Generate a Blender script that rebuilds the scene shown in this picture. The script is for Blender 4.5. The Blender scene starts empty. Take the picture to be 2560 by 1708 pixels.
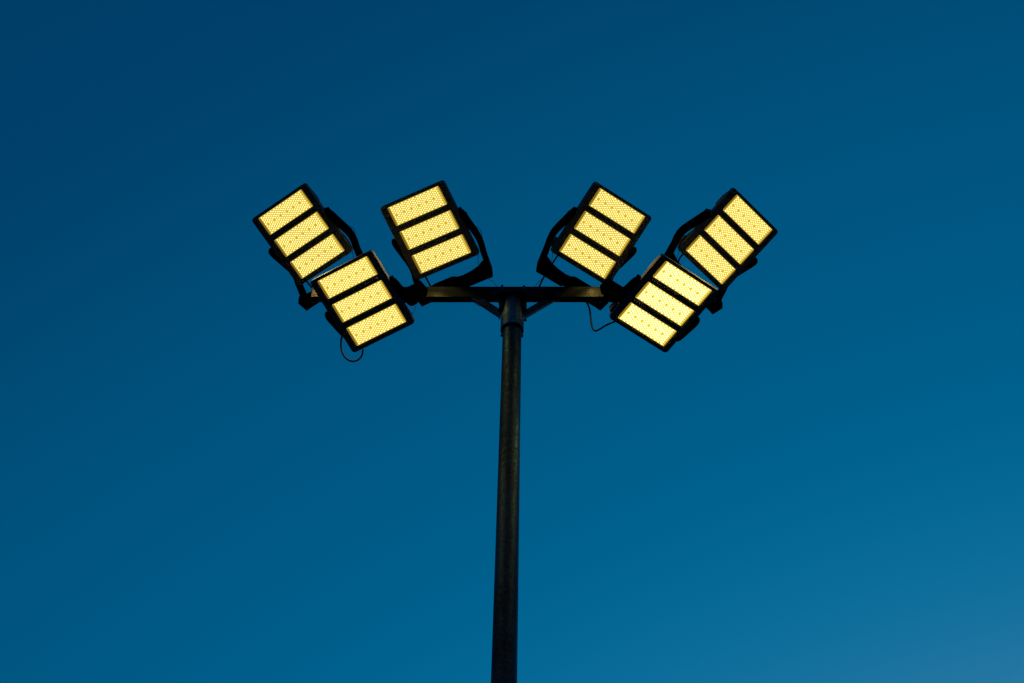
import bpy, math, random
from mathutils import Vector, Matrix
from mathutils.geometry import tessellate_polygon

D = bpy.data
scene = bpy.context.scene
C = scene.collection
rnd = random.Random(7)
R = math.radians

# ------------------------------------------------------------------ camera
EL, ROLL = R(49.14), R(1.312)
cam_d = D.cameras.new('camera')
cam_d.sensor_width = 36.0
cam_d.lens = 5500.0 / 2560.0 * 36.0
cam_d.clip_start = 0.1
cam_d.clip_end = 5000
cam = D.objects.new('camera', cam_d)
C.objects.link(cam)
fw = Vector((0, math.cos(EL), math.sin(EL)))
rt = Vector((1, 0, 0))
up = Vector((0, -math.sin(EL), math.cos(EL)))
rt2 = math.cos(ROLL) * rt + math.sin(ROLL) * up
up2 = -math.sin(ROLL) * rt + math.cos(ROLL) * up
cam.matrix_world = Matrix(((rt2.x, up2.x, -fw.x, 0), (rt2.y, up2.y, -fw.y, 0), (rt2.z, up2.z, -fw.z, 1.6), (0, 0, 0, 1)))
scene.camera = cam

# ------------------------------------------------------------------ dusk sky
def lin(r, g, b):
    def f(c):
        c /= 255.0
        return c / 12.92 if c <= 0.04045 else ((c + 0.055) / 1.055) ** 2.4
    return (f(r), f(g), f(b), 1.0)

world = D.worlds.new('World')
scene.world = world
world.use_nodes = True
nt = world.node_tree
nt.nodes.clear()
wo = nt.nodes.new('ShaderNodeOutputWorld')
bg = nt.nodes.new('ShaderNodeBackground')
bg.inputs['Strength'].default_value = 1.0
tc = nt.nodes.new('ShaderNodeTexCoord')
dot = nt.nodes.new('ShaderNodeVectorMath'); dot.operation = 'DOT_PRODUCT'
gl = Vector((0.342, 0.940, 0.0)).normalized()          # where the last light sits on the horizon
dot.inputs[1].default_value = gl
mr = nt.nodes.new('ShaderNodeMapRange')
mr.inputs['From Min'].default_value = -1.0
mr.inputs['From Max'].default_value = 1.0
ramp = nt.nodes.new('ShaderNodeValToRGB')
ramp.color_ramp.interpolation = 'B_SPLINE'
SKY = [(-1.0, (0, 42, 72)), (-0.2, (0, 50, 84)), (0.15, (0, 55, 92)), (0.35, (0, 58, 97)), (0.42, (0, 62, 103)),
       (0.48, (0, 64, 107)), (0.53, (0, 73, 115)), (0.58, (0, 81, 124)), (0.62, (0, 86, 129)), (0.65, (0, 89, 133)),
       (0.68, (0, 94, 139)), (0.705, (1, 100, 145)), (0.73, (8, 107, 152)), (0.77, (24, 115, 160)),
       (0.84, (76, 138, 176)), (0.92, (124, 152, 172)), (1.0, (170, 165, 160))]
els = ramp.color_ramp.elements
while len(els) > 1:
    els.remove(els[-1])
els[0].position = 0.0; els[0].color = lin(*SKY[0][1])
for s, c in SKY[1:]:
    e = els.new((s + 1) / 2); e.color = lin(*c)
nt.links.new(tc.outputs['Generated'], dot.inputs[0])
nt.links.new(dot.outputs['Value'], mr.inputs['Value'])
nt.links.new(mr.outputs['Result'], ramp.inputs['Fac'])
nt.links.new(ramp.outputs['Color'], bg.inputs['Color'])
nt.links.new(bg.outputs[0], wo.inputs['Surface'])

vs = scene.view_settings
vs.view_transform = 'Standard'
vs.look = 'None'
vs.exposure = 0.0
vs.gamma = 1.0
scene.cycles.max_bounces = 4
scene.cycles.filter_width = 1.4
scene.cycles.use_denoising = True
scene.cycles.use_adaptive_sampling = False
scene.cycles.sample_clamp_indirect = 1.0

# ------------------------------------------------------------------ materials
def bsdf(name):
    m = D.materials.new(name); m.use_nodes = True
    n = m.node_tree
    return m, n, n.nodes['Principled BSDF']

def noise(n, scale, detail=5, coord='Object', stretch=None):
    t = n.nodes.new('ShaderNodeTexCoord')
    mp = n.nodes.new('ShaderNodeMapping')
    if stretch: mp.inputs['Scale'].default_value = stretch
    k = n.nodes.new('ShaderNodeTexNoise')
    k.inputs['Scale'].default_value = scale; k.inputs['Detail'].default_value = detail
    n.links.new(t.outputs[coord], mp.inputs['Vector']); n.links.new(mp.outputs['Vector'], k.inputs['Vector'])
    return k

def crange(n, src, pts):
    r = n.nodes.new('ShaderNodeValToRGB')
    e = r.color_ramp.elements
    e[0].position, e[0].color = pts[0][0], pts[0][1]
    e[1].position, e[1].color = pts[-1][0], pts[-1][1]
    for p, c in pts[1:-1]:
        q = e.new(p); q.color = c
    n.links.new(src, r.inputs['Fac'])
    return r

def g4(v, w=1.0, b=1.0): return (v, v * w, v * b, 1)

def paint_mat(name, lo, hi, rough, scale=18.0, bump=0.05):
    m, n, b = bsdf(name)
    k = noise(n, scale)
    r = crange(n, k.outputs['Fac'], [(0.35, lo), (0.7, hi)])
    n.links.new(r.outputs['Color'], b.inputs['Base Color'])
    b.inputs['Roughness'].default_value = rough
    return m

M_black = paint_mat('dark_cast_aluminium', (0.20, 0.19, 0.17, 1), (0.27, 0.26, 0.24, 1), 0.6)
M_yoke = paint_mat('black_painted_yoke', (0.0012, 0.0012, 0.0012, 1), (0.0028, 0.0026, 0.0024, 1), 0.5)
M_yoke.node_tree.nodes['Principled BSDF'].inputs['Specular IOR Level'].default_value = 0.0
M_reflector = paint_mat('added_reflector', (0.45, 0.45, 0.45, 1), (0.6, 0.6, 0.6, 1), 0.6)  # for the added bars that catch light behind the vent slots
M_fin = paint_mat('bare_heat_sink', (0.38, 0.36, 0.31, 1), (0.52, 0.49, 0.43, 1), 0.6)
M_lens = paint_mat('grey_lens_rim', (0.12, 0.11, 0.10, 1), (0.2, 0.19, 0.17, 1), 0.3)
M_rubber = paint_mat('black_rubber', (0.003, 0.003, 0.003, 1), (0.005, 0.005, 0.005, 1), 0.8)
M_rubber.node_tree.nodes['Principled BSDF'].inputs['Specular IOR Level'].default_value = 0.15
M_bolt = paint_mat('dull_steel', (0.03, 0.03, 0.03, 1), (0.07, 0.07, 0.07, 1), 0.4)

def galv(name, lo, hi, stretch=(1, 1, 0.25), rough=(0.35, 0.6), metal=0.75, rings=False):
    m, n, b = bsdf(name)
    big = noise(n, 5.0, 6, stretch=stretch)
    t = n.nodes.new('ShaderNodeTexCoord')
    vor = n.nodes.new('ShaderNodeTexVoronoi'); vor.inputs['Scale'].default_value = 60
    n.links.new(t.outputs['Object'], vor.inputs['Vector'])
    mx = n.nodes.new('ShaderNodeMix'); mx.data_type = 'FLOAT'; mx.inputs[0].default_value = 0.25
    sep = n.nodes.new('ShaderNodeSeparateColor'); n.links.new(vor.outputs['Color'], sep.inputs[0])
    n.links.new(big.outputs['Fac'], mx.inputs[2]); n.links.new(sep.outputs[0], mx.inputs[3])
    r = crange(n, mx.outputs[0], [(0.3, lo), (0.5, tuple((lo[i] + hi[i]) / 2 for i in range(3)) + (1,)), (0.68, hi)])
    n.links.new(r.outputs['Color'], b.inputs['Base Color'])
    rr = n.nodes.new('ShaderNodeMapRange'); rr.inputs['To Min'].default_value = rough[1]; rr.inputs['To Max'].default_value = rough[0]
    rr.inputs['From Min'].default_value = 0.3; rr.inputs['From Max'].default_value = 0.7
    n.links.new(mx.outputs[0], rr.inputs['Value']); n.links.new(rr.outputs['Result'], b.inputs['Roughness'])
    b.inputs['Metallic'].default_value = metal
    b.inputs['Specular IOR Level'].default_value = 0.2
    bp = n.nodes.new('ShaderNodeBump'); bp.inputs['Strength'].default_value = 0.18; bp.inputs['Distance'].default_value = 0.004
    src = mx.outputs[0]
    if rings:      # faint drawn ridges round the tube
        w = n.nodes.new('ShaderNodeTexWave'); w.wave_type = 'BANDS'; w.bands_direction = 'Z'
        w.inputs['Scale'].default_value = 22; w.inputs['Distortion'].default_value = 3.5
        w.inputs['Detail'].default_value = 3; w.inputs['Detail Scale'].default_value = 2
        n.links.new(t.outputs['Object'], w.inputs['Vector'])
        m2 = n.nodes.new('ShaderNodeMix'); m2.data_type = 'FLOAT'; m2.inputs[0].default_value = 0.35
        n.links.new(mx.outputs[0], m2.inputs[2]); n.links.new(w.outputs['Fac'], m2.inputs[3]); src = m2.outputs[0]
    n.links.new(src, bp.inputs['Height']); n.links.new(bp.outputs['Normal'], b.inputs['Normal'])
    return m

M_pole = galv('weathered_sky_tinted_pole', (0.002, 0.014, 0.022, 1), (0.018, 0.085, 0.125, 1), rings=True, metal=1.0, rough=(0.42, 0.7))  # teal of the reflected sky put into the weathered base colour
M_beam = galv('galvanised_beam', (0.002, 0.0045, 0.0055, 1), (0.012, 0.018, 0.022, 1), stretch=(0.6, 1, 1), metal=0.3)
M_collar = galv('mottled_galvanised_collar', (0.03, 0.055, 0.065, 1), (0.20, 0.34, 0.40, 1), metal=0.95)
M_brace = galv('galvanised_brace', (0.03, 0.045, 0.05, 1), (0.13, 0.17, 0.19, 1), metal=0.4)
M_dark = galv('dark_plate', (0.015, 0.015, 0.015, 1), (0.05, 0.05, 0.05, 1))

def glow_mat(name, col, strength, ch, base):
    m, n, b = bsdf(name)
    oi = n.nodes.new('ShaderNodeObjectInfo')                     # brightness per lamp, set higher where the face points at the viewer
    sep = n.nodes.new('ShaderNodeSeparateColor'); n.links.new(oi.outputs['Color'], sep.inputs[0])
    mu = n.nodes.new('ShaderNodeMath'); mu.operation = 'MULTIPLY'; mu.inputs[1].default_value = strength
    n.links.new(sep.outputs[ch], mu.inputs[0])
    n.links.new(mu.outputs[0], b.inputs['Emission Strength'])
    b.inputs['Emission Color'].default_value = col
    b.inputs['Base Color'].default_value = base
    b.inputs['Roughness'].default_value = 0.5
    return m
M_led = glow_mat('warm_led', (1.0, 0.90, 0.48, 1), 2.1, 0, (0.9, 0.9, 0.85, 1))
M_led_edge = glow_mat('warm_led_lens', (1.0, 0.81, 0.22, 1), 1.12, 0, (0.75, 0.7, 0.5, 1))
M_plate = glow_mat('plate_glow_from_leds', (1.0, 0.69, 0.08, 1), 0.74, 1, (0.10, 0.08, 0.02, 1))  # LED light falling on the plate, put in as its own glow
M_led.cycles.emission_sampling = 'NONE'
M_led_edge.cycles.emission_sampling = 'NONE'
M_recess_shade = glow_mat('recess_shade_strip', (1.0, 0.60, 0.05, 1), 0.22, 1, (0.04, 0.03, 0.01, 1))  # shade on the window recess walls, put in as a weaker glow

# ------------------------------------------------------------------ mesh helpers
class MB:
    def __init__(s): s.v, s.f, s.m, s.mi = [], [], [], 0
    def add(s, vs, fs):
        o = len(s.v); s.v += [tuple(p) for p in vs]
        for f in fs: s.f.append(tuple(o + i for i in f)); s.m.append(s.mi)
    def box(s, a, b):
        (x0, y0, z0), (x1, y1, z1) = a, b
        s.add([(x0, y0, z0), (x1, y0, z0), (x1, y1, z0), (x0, y1, z0), (x0, y0, z1), (x1, y0, z1), (x1, y1, z1), (x0, y1, z1)],
              [(3, 2, 1, 0), (4, 5, 6, 7), (0, 1, 5, 4), (1, 2, 6, 5), (2, 3, 7, 6), (3, 0, 4, 7)])
    def prism(s, outline, fn, t0, t1, holes=()):
        """outline (CCW 2D) extruded from t0 to t1; fn(a, b, t) -> 3D point"""
        loops = [list(outline)] + [list(h) for h in holes]
        flat = [p for l in loops for p in l]
        tris = tessellate_polygon([[Vector((p[0], p[1], 0)) for p in l] for l in loops])
        n = len(flat)
        vs = [fn(p[0], p[1], t0) for p in flat] + [fn(p[0], p[1], t1) for p in flat]
        fs = []
        for a, b, c in tris:
            A, B, Cc = flat[a], flat[b], flat[c]
            if (B[0] - A[0]) * (Cc[1] - A[1]) - (B[1] - A[1]) * (Cc[0] - A[0]) < 0: b, c = c, b
            fs += [(c, b, a), (a + n, b + n, c + n)]
        i0 = 0
        for k, l in enumerate(loops):
            L = len(l)
            for i in range(L):
                a, b = i0 + i, i0 + (i + 1) % L
                fs.append((a, b, b + n, a + n) if k == 0 else (b, a, a + n, b + n))
            i0 += L
        s.add(vs, fs)
    def tube(s, pts, r, seg=8, closed=False, cap=True):
        pts = [Vector(p) for p in pts]; N = len(pts); rings = []
        t0 = (pts[1] - pts[0]).normalized()
        ref = Vector((0, 0, 1)) if abs(t0.z) < 0.8 else Vector((0, 1, 0))
        nrm = t0.cross(ref).normalized()
        vs = []
        for i in range(N):
            if closed: t = (pts[(i + 1) % N] - pts[i - 1]).normalized()
            else: t = (pts[min(i + 1, N - 1)] - pts[max(i - 1, 0)]).normalized()
            nrm = (nrm - t * nrm.dot(t)).normalized(); bn = t.cross(nrm)
            ri = r[i] if isinstance(r, (list, tuple)) else r
            for k in range(seg):
                a = 2 * math.pi * k / seg
                vs.append(pts[i] + (nrm * math.cos(a) + bn * math.sin(a)) * ri)
        fs = []
        for i in range(N if closed else N - 1):
            j = (i + 1) % N
            for k in range(seg):
                k2 = (k + 1) % seg
                fs.append((i * seg + k, i * seg + k2, j * seg + k2, j * seg + k))
        if cap and not closed:
            fs += [tuple(reversed(range(seg))), tuple((N - 1) * seg + k for k in range(seg))]
        s.add(vs, fs)
    def build(s, name, mats, parent=None, smooth=False, bevel=0):
        me = D.meshes.new(name); me.from_pydata(s.v, [], s.f); me.update()
        for m in (mats if isinstance(mats, (list, tuple)) else [mats]): me.materials.append(m)
        for p, i in zip(me.polygons, s.m): p.material_index = i; p.use_smooth = bool(smooth)
        ob = D.objects.new(name, me); C.objects.link(ob)
        if parent: ob.parent = parent
        if bevel:
            b = ob.modifiers.new('bevel', 'BEVEL'); b.width = bevel; b.segments = 2; b.limit_method = 'ANGLE'
            b.angle_limit = R(40)
        return ob

def rrect(x0, y0, x1, y1, r, n=5):
    out = []
    for cx, cy, a0 in ((x1 - r, y1 - r, 0), (x0 + r, y1 - r, 90), (x0 + r, y0 + r, 180), (x1 - r, y0 + r, 270)):
        for i in range(n + 1):
            a = R(a0 + 90 * i / n); out.append((cx + r * math.cos(a), cy + r * math.sin(a)))
    return out

def smooth_path(pts, k=6):
    P = [Vector(p) for p in pts]; out = []
    Q = [2 * P[0] - P[1]] + P + [2 * P[-1] - P[-2]]
    for i in range(1, len(Q) - 2):
        for j in range(k):
            t = j / k
            a, b, c, d = Q[i - 1], Q[i], Q[i + 1], Q[i + 2]
            out.append(0.5 * ((2 * b) + (c - a) * t + (2 * a - 5 * b + 4 * c - d) * t * t + (3 * b - a - 3 * c + d) * t ** 3))
    out.append(P[-1])
    return out

def tag(o, label=None, cat=None, group=None, kind=None):
    if label: o['label'] = label
    if cat: o['category'] = cat
    if group: o['group'] = group
    if kind: o['kind'] = kind
    return o

def empty(name, loc, rz=0.0):
    o = D.objects.new(name, None); o.empty_display_size = 0.2
    o.location = loc; o.rotation_euler = (0, 0, rz); C.objects.link(o)
    return o

XYZ = lambda a, b, t: (a, b, t)

# ------------------------------------------------------------------ ground
g = MB()
N = 48
ringr = [0, 6, 20, 60, 200, 800, 3000]
vs = [(0, 13, 0)]; fs = []
for r_ in ringr[1:]:
    for k in range(N):
        a = 2 * math.pi * k / N; vs.append((r_ * math.cos(a), 13 + r_ * math.sin(a), 0))
for k in range(N): fs.append((0, 1 + k, 1 + (k + 1) % N))
for j in range(len(ringr) - 2):
    for k in range(N):
        a = 1 + j * N; b = 1 + (j + 1) * N; k2 = (k + 1) % N
        fs.append((a + k, b + k, b + k2, a + k2))
g.add(vs, fs)
M_ground = paint_mat('dark_asphalt', (0.035, 0.035, 0.035, 1), (0.06, 0.058, 0.055, 1), 0.85, scale=1.5)
tag(g.build('ground', M_ground), kind='structure')

# ------------------------------------------------------------------ the mast
PX, PY = -0.0014, 13.605          # pole axis
ZB0, ZB1 = 17.919, 18.083        # underside and top of the crossarm
YB = 13.585                       # crossarm axis at x = 0
SL = -0.0300                     # the crossarm runs slightly towards the camera on the right
YAWB = math.atan(SL)
mast = empty('light_mast', (PX, PY, 0.0))
tag(mast, 'tall dark galvanised steel pole with a T-shaped crossarm carrying the six lit floodlights', 'light mast')
def mloc(p): return (p[0] - PX, p[1] - PY, p[2])

def circ(z, r, seg): return [(r * math.cos(2 * math.pi * k / seg), r * math.sin(2 * math.pi * k / seg), z) for k in range(seg)]
def lathe(mb, prof, seg=64, close=False):
    vs = []
    for r_, z in prof: vs += circ(z, r_, seg)
    fs = []
    n = len(prof)
    for i in range(n if close else n - 1):
        j = (i + 1) % n
        for k in range(seg):
            k2 = (k + 1) % seg
            fs.append((i * seg + k, i * seg + k2, j * seg + k2, j * seg + k))
    mb.add(vs, fs)

def pole_r(z): return 0.5 * (0.1796 + (17.29 - z) * 0.00774)
p = MB()
zs = [0.03] + [i * 1.0 for i in range(1, 18)] + [17.53, 17.894]
lathe(p, [(pole_r(z), z) for z in zs])
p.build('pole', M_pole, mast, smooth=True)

p = MB()   # collar sleeve, open at the bottom
CZ = 17.484
lathe(p, [(0.111, CZ), (0.111, 17.894), (0.098, 17.894), (0.098, CZ)], close=True)
p.build('collar', M_collar, mast, smooth=False, bevel=0.002)
for f in D.objects['collar'].data.polygons: f.use_smooth = True

def xz_at(x): return YB + SL * x - PY
p = MB()
p.prism(rrect(-0.135, -0.145, 0.135, 0.13, 0.02), XYZ, 17.897, 17.915)
tp = p.build('top_plate', M_dark, mast, bevel=0.002); tp.rotation_euler[2] = YAWB

# crossarm: closed rectangular tube with thin end caps
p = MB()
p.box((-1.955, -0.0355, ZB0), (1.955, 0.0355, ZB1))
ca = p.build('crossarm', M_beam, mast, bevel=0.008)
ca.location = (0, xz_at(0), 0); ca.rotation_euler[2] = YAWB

for sx in (-1, 1):
    p = MB()      # gusset web beside the collar, with a slot between it and the sleeve
    p.prism([(-0.08, 17.73), (0.08, 17.73), (0.10, 17.894), (-0.125, 17.894)], lambda a, b, t: (t, a, b), sx * 0.128 - 0.004, sx * 0.128 + 0.004)
    p.box((min(sx * 0.1105, sx * 0.124), -0.03, 17.73), (max(sx * 0.1105, sx * 0.124), 0.03, 17.755))
    p.build('gusset', M_dark, mast)
    p = MB()      # angle-iron brace from the sleeve up to the crossarm
    a = Vector((sx * 0.118, -0.02, 17.712)); b = Vector((sx * 0.345, -0.03, 17.916))
    d = (b - a).normalized(); nn = Vector((-d.z, 0, d.x))
    if nn.z > 0: nn = -nn
    w = 0.078
    def q(s_, t_, y_): return tuple(a + d * s_ + nn * t_ + Vector((0, y_, 0)))
    L = (b - a).length
    for (t0, t1, y0, y1) in ((-w / 2, w / 2, -0.006, 0.0), (w / 2 - 0.006, w / 2, 0.0005, 0.022)):
        e0 = 0.0; 
        vs = []
        for y_ in (y0, y1):
            for s_, t_ in ((0, t0), (L, t0), (L, t1), (0, t1)):
                pt = Vector(q(s_, t_, y_))
                if s_ == L:                      # mitre against the underside
                    pt = pt + d * ((17.9165 - pt.z) / d.z)
                else:                            # mitre against the sleeve
                    pt = pt + d * ((sx * 0.1135 - pt.x) / d.x)
                vs.append(tuple(pt))
        p.add(vs, [(3, 2, 1, 0), (4, 5, 6, 7), (0, 1, 5, 4), (1, 2, 6, 5), (2, 3, 7, 6), (3, 0, 4, 7)])
    p.build('brace', M_brace, mast)

def bolt(mb, c, axis, r, h, seg=6):
    c = Vector(c); axis = Vector(axis).normalized()
    ref = Vector((0, 0, 1)) if abs(axis.z) < 0.8 else Vector((1, 0, 0))
    a = axis.cross(ref).normalized(); b = axis.cross(a)
    vs = [c + (a * math.cos(2 * math.pi * k / seg) + b * math.sin(2 * math.pi * k / seg)) * r + axis * z for z in (0, h) for k in range(seg)]
    mb.add(vs, [tuple(reversed(range(seg))), tuple(range(seg, 2 * seg))] + [(k, (k + 1) % seg, seg + (k + 1) % seg, seg + k) for k in range(seg)])

for sx in (-1, 1):     # set screws low on the sleeve, with round heads
    p = MB(); ax = Vector((sx * 0.76, 0.65, 0))
    c0 = ax.normalized() * 0.108 + Vector((0, 0, CZ + 0.022))
    bolt(p, c0, ax, 0.006, 0.016, 8)
    c1 = c0 + ax.normalized() * 0.016
    bolt(p, c1, ax, 0.0135, 0.008, 12); bolt(p, c1 + ax.normalized() * 0.008, ax, 0.009, 0.005, 12)
    p.build('bolt', M_bolt, mast)
p = MB(); bolt(p, (0.108, 0.01, 17.655), (1, 0.05, 0), 0.013, 0.02); bolt(p, (0.128, 0.01, 17.655), (1, 0.05, 0), 0.007, 0.012); p.build('bolt', M_bolt, mast)
p = MB(); bolt(p, (-0.1325, -0.05, 17.85), (-1, 0, 0), 0.014, 0.008); bolt(p, (-0.1405, -0.05, 17.85), (-1, 0, 0), 0.008, 0.008); p.build('bolt', M_bolt, mast)
for sx in (-1, 1):     # U-straps that hold the crossarm on the plate
    p = MB(); x = sx * 0.107
    y0 = xz_at(0)
    p.box((x - 0.010, y0 - 0.0445, 17.9155), (x + 0.010, y0 - 0.0365, ZB1 + 0.009))
    p.box((x - 0.010, y0 - 0.0365, ZB1 + 0.001), (x + 0.010, y0 + 0.0365, ZB1 + 0.009))
    p.box((x - 0.010, y0 + 0.0365, 17.9155), (x + 0.010, y0 + 0.0445, ZB1 + 0.009))
    bolt(p, (x, y0 - 0.02, ZB1 + 0.009), (0, 0, 1), 0.013, 0.012)
    p.build('strap', M_brace, mast)
WD = Vector((0, -0.075, -0.091))
for path in ([(-0.374, 13.7, 18.007), (-0.341, 13.68, 17.948), (-0.306, 13.66, 17.907), (-0.259, 13.62, 17.867)],
             [(0.329, 13.66, 18.005), (0.348, 13.64, 17.972), (0.37, 13.62, 17.955), (0.42, 13.64, 18.0)],
             [(-0.165, 13.64, 18.0), (-0.19, 13.63, 17.96), (-0.215, 13.62, 17.93)]):
    p = MB(); p.tube([mloc(q + WD) for q in smooth_path(path)], 0.0028, 6)
    p.build('tie_wire', M_rubber, mast, smooth=True)
p = MB()
p.prism(rrect(-0.28, -0.28, 0.28, 0.28, 0.03), XYZ, 0.004, 0.03)
for sx in (-1, 1):
    for sy in (-1, 1):
        bolt(p, (sx * 0.22, sy * 0.22, 0.03), (0, 0, 1), 0.024, 0.03); 
p.build('base_plate', M_dark, mast)

# ------------------------------------------------------------------ floodlight: shared meshes, local frame X = along LEDs, Y = up the face, Z = out of the face
UW, VH, PITCH = 0.5, 0.1731, 0.26355
FX, FYT, FYB = 0.357, 0.394, 0.411
WIN = (-0.286, -0.0995, 0.291, 0.0995)

def mesh_frame():
    mb = MB()
    holes = []
    for k in (1, 0, -1):
        h = rrect(WIN[0], WIN[1] + k * PITCH, WIN[2], WIN[3] + k * PITCH, 0.014, 3)
        holes.append(h[::-1])
    for k in (0.5, -0.5):
        for i in range(20):
            if i in (6, 13): continue
            x = -0.262 + i * 0.0276
            y = k * PITCH
            holes.append([(x - 0.0058, y - 0.0075), (x - 0.0058, y + 0.0075), (x + 0.0058, y + 0.0075), (x + 0.0058, y - 0.0075)])
    mb.prism(rrect(-FX, -FYB, FX, FYT, 0.034), XYZ, -0.024, 0.014, holes)
    return mb

def mesh_plate():
    mb = MB()
    mb.prism(rrect(WIN[0] + .001, WIN[1] + .001, WIN[2] - .001, WIN[3] - .001, 0.013, 3), XYZ, -0.012, -0.004)
    mb.mi = 2  # end strips dimmed to stand for the shaded recess walls
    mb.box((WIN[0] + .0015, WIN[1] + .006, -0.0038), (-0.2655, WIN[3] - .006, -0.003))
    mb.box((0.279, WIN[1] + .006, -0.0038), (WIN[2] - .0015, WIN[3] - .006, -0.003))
    mb.mi = 1
    sx, sy = UW / 24, VH / 7
    def disc(x, y, r):
        vs = [(x + r * math.cos(2 * math.pi * k / 6), y + r * math.sin(2 * math.pi * k / 6), z) for z in (-0.0045, -0.0015) for k in range(6)]
        mb.add(vs, [tuple(range(6, 12))] + [(k, (k + 1) % 6, 6 + (k + 1) % 6, 6 + k) for k in range(6)])
    for c_ in (1, 5, 9, 13, 17, 21): disc(-UW / 2 + c_ * sx, 0, 0.0034)
    for c_ in (1, 5, 9, 13, 17, 21):
        disc(-UW / 2 + c_ * sx, VH / 2 + 0.003, 0.003); disc(UW / 2 - c_ * sx, -VH / 2 - 0.003, 0.003)
    disc(0.02, VH / 2 - 0.002, 0.0048)
    for j in range(7): disc(UW / 2 + 0.0185, VH / 2 - (j + 0.5) * sy, 0.0032)
    return mb

def mesh_leds():
    mb = MB()
    sx, sy = UW / 24, VH / 7
    for i in range(25):
        rows = 8 if i % 2 == 0 else 7
        for j in range(rows):
            if i % 2 and j == 3 and i in (1, 5, 9, 13, 17, 21): continue
            x = -UW / 2 + i * sx; y = VH / 2 - (j + (0.5 if i % 2 else 0)) * sy
            r = 0.0076
            vs = [(x + q * r * math.cos(2 * math.pi * k / 8), y + q * r * math.sin(2 * math.pi * k / 8), z) for q, z in ((1, -0.0039), (0.62, 0.0005)) for k in range(8)]
            vs.append((x, y, 0.0025))
            mb.mi = 1; mb.add(vs, [(k, (k + 1) % 8, 8 + (k + 1) % 8, 8 + k) for k in range(8)])
            mb.mi = 0; mb.add(vs[8:], [(k, (k + 1) % 8, 8) for k in range(8)])
    return mb

def mesh_rim():
    mb = MB()
    path = rrect(WIN[0] - 0.016, WIN[1] - 0.014, WIN[2] + 0.016, WIN[3] + 0.014, 0.022, 5)
    P = [Vector((a, b, 0.0155)) for a, b in path]
    # resample and leave small gaps at the clips
    dense = []
    for i in range(len(P)):
        a, b = P[i], P[(i + 1) % len(P)]
        n = max(1, int((b - a).length / 0.02))
        for k in range(n): dense.append(a.lerp(b, k / n))
    run = []
    for q in dense + dense[:1]:
        gap = (abs(q.x - 0.08) < 0.012 or abs(q.x + 0.13) < 0.012 or (abs(q.y - 0.01) < 0.012 and abs(q.x) > 0.2))
        if gap:
            if len(run) > 1: mb.tube(run, 0.0032, 6)
            run = []
        else: run.append(q)
    if len(run) > 1: mb.tube(run, 0.0032, 6)
    return mb

def mesh_heatsink():
    mb = MB()
    mb.box((-0.319, -0.1315, -0.060), (0.319, 0.112, -0.0245))
    prof = [(-0.116, -0.0605), (-0.112, -0.094), (-0.095, -0.112), (-0.062, -0.121), (0.008, -0.118), (0.056, -0.103), (0.092, -0.080), (0.106, -0.0605)]
    n = 27
    for i in range(n):
        x = -0.314 + i * 0.628 / (n - 1)
        t = 0.004 if i in (0, n - 1) else 0.0018
        mb.prism(prof, lambda a, b, t_: (t_, a, b), x - t, x + t)
    return mb

def mesh_pivot(sx):
    mb = MB()
    x0, x1 = sorted((sx * 0.3205, sx * 0.3605))
    
    mb.prism([(-0.07, -0.105), (0.07, -0.105), (0.085, -0.0250), (-0.085, -0.0250)], lambda a, b, t: (t, a, b), x0, x1)
    xa, xb = sorted((sx * 0.3575, sx * 0.3605))
    mb.prism([(-0.085, -0.0245), (0.085, -0.0245), (0.06, 0.004), (-0.06, 0.004)], lambda a, b, t: (t, a, b), xa, xb)
    bolt(mb, (sx * 0.398, 0, -0.02), (sx, 0, 0), 0.020, 0.012, 8)
    return mb

def mesh_vent_reflector():  # bar added behind the slots to catch light from neighbouring lamps
    mb = MB()
    mb.prism([(-0.022, -0.100), (0.022, -0.100), (0.022, -0.097), (-0.022, -0.097)], lambda a, b, t: (t, a, b), -0.30, 0.30)
    return mb

def mesh_box():
    mb = MB()
    mb.prism(rrect(-0.374, -0.365, -0.3205, -0.265, 0.012, 3), XYZ, -0.095, -0.0250)
    return mb

def first(mb, name, mats, smooth=False, bevel=0):
    o = mb.build(name, mats, None, smooth, bevel)
    C.objects.unlink(o)
    return o
P_frame = first(mesh_frame(), 'frame', M_black)
P_plate = first(mesh_plate(), 'led_module', [M_plate, M_rubber, M_recess_shade])
P_leds = first(mesh_leds(), 'led_array', [M_led, M_led_edge])
P_rim = first(mesh_rim(), 'lens_rim', M_lens, smooth=True)
P_sink = first(mesh_heatsink(), 'heat_sink', M_fin)
P_pivots = [first(mesh_pivot(q), 'pivot_bracket', M_yoke) for q in (-1, 1)]
P_vent_reflector = first(mesh_vent_reflector(), 'added_vent_reflector', M_reflector)
P_box = first(mesh_box(), 'junction_box', M_black)

LIGHT_W = 7.5

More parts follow.
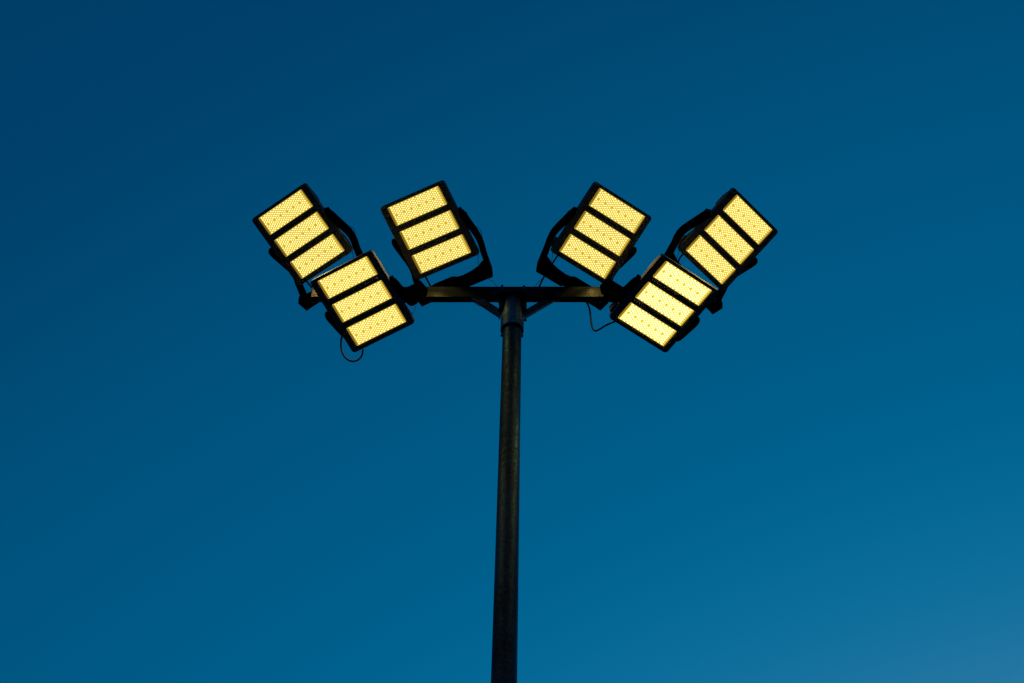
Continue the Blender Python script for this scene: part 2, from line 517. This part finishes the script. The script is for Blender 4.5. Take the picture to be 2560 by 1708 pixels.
# name: yaw, tilt below horizontal, centre, stands on the arm (+1) or hangs (-1), LED and plate brightness as viewed, dip side of the yoke foot
FIX = {
 'A': (-40.329, 65.440, (-2.0715, 13.2335, 18.4144), 1, 1.00, 1.00, 1, 0.05),
 'B': (-33.946, 67.901, (-1.4196, 13.2505, 17.4421), -1, 1.08, 1.10, 1, 0.03),
 'C': (-29.752, 66.405, (-0.8256, 13.1051, 18.3642), 1, 1.00, 1.00, 1, 0.09),
 'D': (36.353, 60.989, (0.8555, 13.2135, 18.5121), 1, 1.02, 1.02, -1, -0.04),
 'E': (37.215, 76.604, (1.4305, 13.2687, 17.5285), -1, 2.3, 1.35, -1, -0.06),
 'F': (47.519, 63.170, (2.0810, 13.1550, 18.3874), 1, 1.08, 1.10, -1, 0.09)}
LABEL = {
 'A': 'outermost floodlight above the left end of the crossarm, lower edge against the hanging one',
 'B': 'floodlight hanging left below the crossarm with a round cable loop under its corner',
 'C': 'floodlight standing on top of the crossarm, nearest the pole on its left',
 'D': 'floodlight standing on top of the crossarm, nearest the pole on its right',
 'E': 'brightest floodlight, hanging right below the crossarm with a sagging cable at its corner',
 'F': 'outermost floodlight above the right end of the crossarm, most steeply turned'}
CABLES = {
 'B': [((-1.581, 13.5, 17.278), (-1.601, 13.52, 17.226), (-1.602, 13.54, 17.151), (-1.586, 13.55, 17.06), (-1.546, 13.55, 16.977), (-1.491, 13.55, 16.934), (-1.435, 13.54, 16.936), (-1.397, 13.53, 16.988), (-1.386, 13.5, 17.056))],
 'E': [((0.699, 13.7, 18.07), (0.725, 13.68, 17.998), (0.743, 13.64, 17.855), (0.75, 13.56, 17.582), (0.759, 13.53, 17.465), (0.779, 13.5, 17.39), (0.812, 13.48, 17.379), (0.883, 13.44, 17.402), (0.974, 13.38, 17.396))],
 'D': [((0.438, 13.3, 18.295), (0.401, 13.36, 18.282), (0.364, 13.44, 18.281), (0.294, 13.58, 18.265), (0.246, 13.66, 18.190))],
 'C': [((-0.88, 13.53, 18.235), (-0.848, 13.57, 18.199), (-0.8, 13.66, 18.169))],
 'A': [((-2.051, 13.66, 18.278), (-2.017, 13.68, 18.236), (-1.957, 13.7, 18.158))],
 'F': [((1.659, 13.3, 18.359), (1.618, 13.34, 18.333), (1.6, 13.42, 18.345), (1.596, 13.6, 18.424))]}
WIRES = {
 'C': [((-0.255, 13.5, 18.135), (-0.212, 13.55, 18.161), (-0.18, 13.6, 18.18), (-0.16, 13.62, 18.15)),
       ((-0.38, 13.3, 18.694), (-0.343, 13.3, 18.651), (-0.322, 13.3, 18.588), (-0.316, 13.3, 18.518), (-0.326, 13.31, 18.455)),
       ((-0.345, 13.45, 18.467), (-0.35, 13.45, 18.367), (-0.344, 13.45, 18.292), (-0.324, 13.46, 18.256))],
 'D': [((0.296, 13.5, 18.173), (0.259, 13.55, 18.178), (0.229, 13.6, 18.189), (0.214, 13.62, 18.163)),
       ((0.368, 13.3, 18.392), (0.372, 13.3, 18.256), (0.361, 13.33, 18.2), (0.351, 13.36, 18.175))],
 'B': [((-0.933, 13.62, 17.843), (-0.941, 13.62, 17.777), (-0.96, 13.6, 17.699), (-0.989, 13.55, 17.597))],
 'A': [((-1.636, 13.4, 18.776), (-1.598, 13.4, 18.751), (-1.575, 13.4, 18.701), (-1.567, 13.4, 18.637), (-1.576, 13.42, 18.586)),
       ((-1.595, 13.5, 18.547), (-1.581, 13.5, 18.459), (-1.57, 13.52, 18.409), (-1.545, 13.55, 18.373))],
 'F': [((1.629, 13.4, 18.603), (1.617, 13.4, 18.502), (1.596, 13.42, 18.438), (1.585, 13.45, 18.394))]}

def floodlight(key):
    yaw, tilt, c, side, out, plate, dip, far = FIX[key]
    yaw, tilt, c = R(yaw), R(tilt), Vector(c)
    c = c + (c - Vector((0, 0, 1.6))).normalized() * far
    u = Vector((math.cos(yaw), math.sin(yaw), 0)); nh = Vector((math.sin(yaw), -math.cos(yaw), 0))
    n = math.cos(tilt) * nh + Vector((0, 0, -math.sin(tilt)))
    yv = n.cross(u)                      # up the face
    MW = Matrix(((u.x, yv.x, n.x, c.x), (u.y, yv.y, n.y, c.y), (u.z, yv.z, n.z, c.z), (0, 0, 0, 1)))
    c = c - n * 0.0145
    MW.translation = c
    piv = c - n * 0.006
    back = -nh
    # where the yoke meets the crossarm
    tb = (YB + SL * piv.x - piv.y) / (back.y - SL * back.x)
    zk = ZB1 + 0.001 if side > 0 else ZB0 - 0.001
    foot = Vector((piv.x + back.x * tb, piv.y + back.y * tb, zk))
    root = empty('floodlight', foot, yaw)
    tag(root, LABEL[key], 'floodlight', 'lit floodlights on the mast crossarm')
    Rl = Matrix.Translation(foot) @ Matrix.Rotation(yaw, 4, 'Z')
    body = Rl.inverted() @ MW
    def put(proto, parent, mat):
        o = proto.copy(); C.objects.link(o); o.parent = parent; o.matrix_local = mat
        o.color = (out, plate, 1, 1)
        return o
    put(P_frame, root, body); put(P_pivots[0], root, body); put(P_pivots[1], root, body); put(P_box, root, body)
    for k in (1, 0, -1):
        T = body @ Matrix.Translation((0, k * PITCH, 0))
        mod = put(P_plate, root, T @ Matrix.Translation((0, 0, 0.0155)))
        put(P_leds, mod, Matrix.Identity(4)); put(P_rim, mod, Matrix.Translation((0, 0, -0.0155)))
        put(P_sink, root, T)
        ld = D.lights.new('lamp', 'SPOT'); ld.energy = LIGHT_W * min(out, 1.3); ld.color = (1.0, 0.64, 0.15)
        ld.spot_size = R(124); ld.spot_blend = 0.5; ld.shadow_soft_size = 0.0
        lo = D.objects.new('lamp', ld); C.objects.link(lo); lo.parent = mod
        lo.matrix_local = Matrix.Translation((0, 0, 0.06)) @ Matrix.Rotation(math.pi, 4, 'X')   # shines along +Z of the face
    for k in (0.55, -0.45):
        put(P_vent_reflector, root, body @ Matrix.Translation((0, k * PITCH, 0)))
    # yoke in the root frame: X = u, Y = back, Z = up, origin on the crossarm
    s = side
    pz = (piv.z - foot.z); py = -tb
    px = 0.0
    eY = py + 0.60 * tb
    GAP = 0.018
    H = s * GAP
    y = MB()
    def A(f, dz): return (py + f * tb, pz + s * dz)
    prof = [(py - 0.055, pz - s * 0.03), (py - 0.055, pz + s * 0.022), (py - 0.03, pz + s * 0.045), (py + 0.02, pz + s * 0.052),
            A(0.42, 0.053), A(0.58, 0.048), A(0.69, 0.022), A(0.78, -0.025), A(0.86, -0.095), (0.048, H + s * 0.14), (0.066, H + s * 0.05), (0.066, H + s * 0.012), (0.060, H),
            (-0.062, H), (-0.067, H + s * 0.08), (-0.058, H + s * 0.13), A(0.72, -0.145), A(0.66, -0.095), A(0.58, -0.064), A(0.46, -0.052), (py + 0.02, pz - s * 0.056), (py - 0.03, pz - s * 0.052)]
    if s > 0: prof = prof[::-1]
    for sx in (-1, 1):
        x0, x1 = sorted((sx * 0.3615, sx * 0.397))
        y.prism(prof, lambda a, b, t: (t, a, b), x0, x1)
    # stiffening ribs pressed into the outer faces
    for sx in (-1, 1):
        for dz in (-0.022, 0.022):
            a = Vector((sx * 0.398, py + 0.03, pz + dz)); b = Vector((sx * 0.398, py + 0.40 * tb, pz + dz))
            y.tube([a, b], 0.004, 6)
    # cross member with its swept upper edge
    def xm(v): return v * dip
    pts = [(0.361, 0.0), (0.361, 0.165), (0.335, 0.150), (0.30, 0.105), (0.22, 0.072), (0.13, 0.060), (0.07, 0.072), (0.02, 0.105), (-0.01, 0.112),
           (-0.19, 0.112), (-0.215, 0.10), (-0.24, 0.072), (-0.30, 0.085), (-0.335, 0.150), (-0.361, 0.165), (-0.361, 0.0),
           (-0.19, 0.0), (-0.15, 0.03), (-0.10, 0.012), (0.03, 0.012), (0.055, 0.035), (0.075, 0.03), (0.10, 0.0)]
    pts = [(xm(a), s * (GAP + b)) for a, b in pts]
    area = sum(pts[i][0] * pts[(i + 1) % len(pts)][1] - pts[(i + 1) % len(pts)][0] * pts[i][1] for i in range(len(pts)))
    if area < 0: pts = pts[::-1]
    y.prism(pts, lambda a, b, t: (a, -t, b), -0.058, 0.058)
    y.build('yoke', M_yoke, root, bevel=0.004)
    k = MB()      # swivel boss and through bolt that clamp the yoke to the crossarm
    z0, z1 = sorted((s * 0.0, s * (GAP + 0.011)))
    vsn = 20
    k.prism([(0.052 * math.cos(2 * math.pi * i / vsn) - xm(0.04), 0.052 * math.sin(2 * math.pi * i / vsn)) for i in range(vsn)], XYZ, z0, z1)
    z0, z1 = sorted((0.0, s * GAP))
    k.prism([(xm(0.115) + a, b) for a, b in ((-0.02, -0.03), (0.02, -0.03), (0.02, 0.03), (-0.02, 0.03))], XYZ, z0 + 0.0005, z1 - 0.0005)
    k.build('mount', M_yoke, root)
    inv = Rl.inverted()
    for path in CABLES.get(key, []):
        p = MB(); p.tube([inv @ q for q in smooth_path(path)], 0.0088, 8)
        p.build('cable', M_rubber, root, smooth=True)
    for path in WIRES.get(key, []):
        p = MB(); p.tube([inv @ q for q in smooth_path(path)], 0.0026, 6)
        p.build('safety_wire', M_rubber, root, smooth=True)
    return root

for key in 'ABCDEF':
    floodlight(key)
for o in (P_frame, P_plate, P_leds, P_rim, P_sink, P_box, P_vent_reflector, *P_pivots):
    D.objects.remove(o)
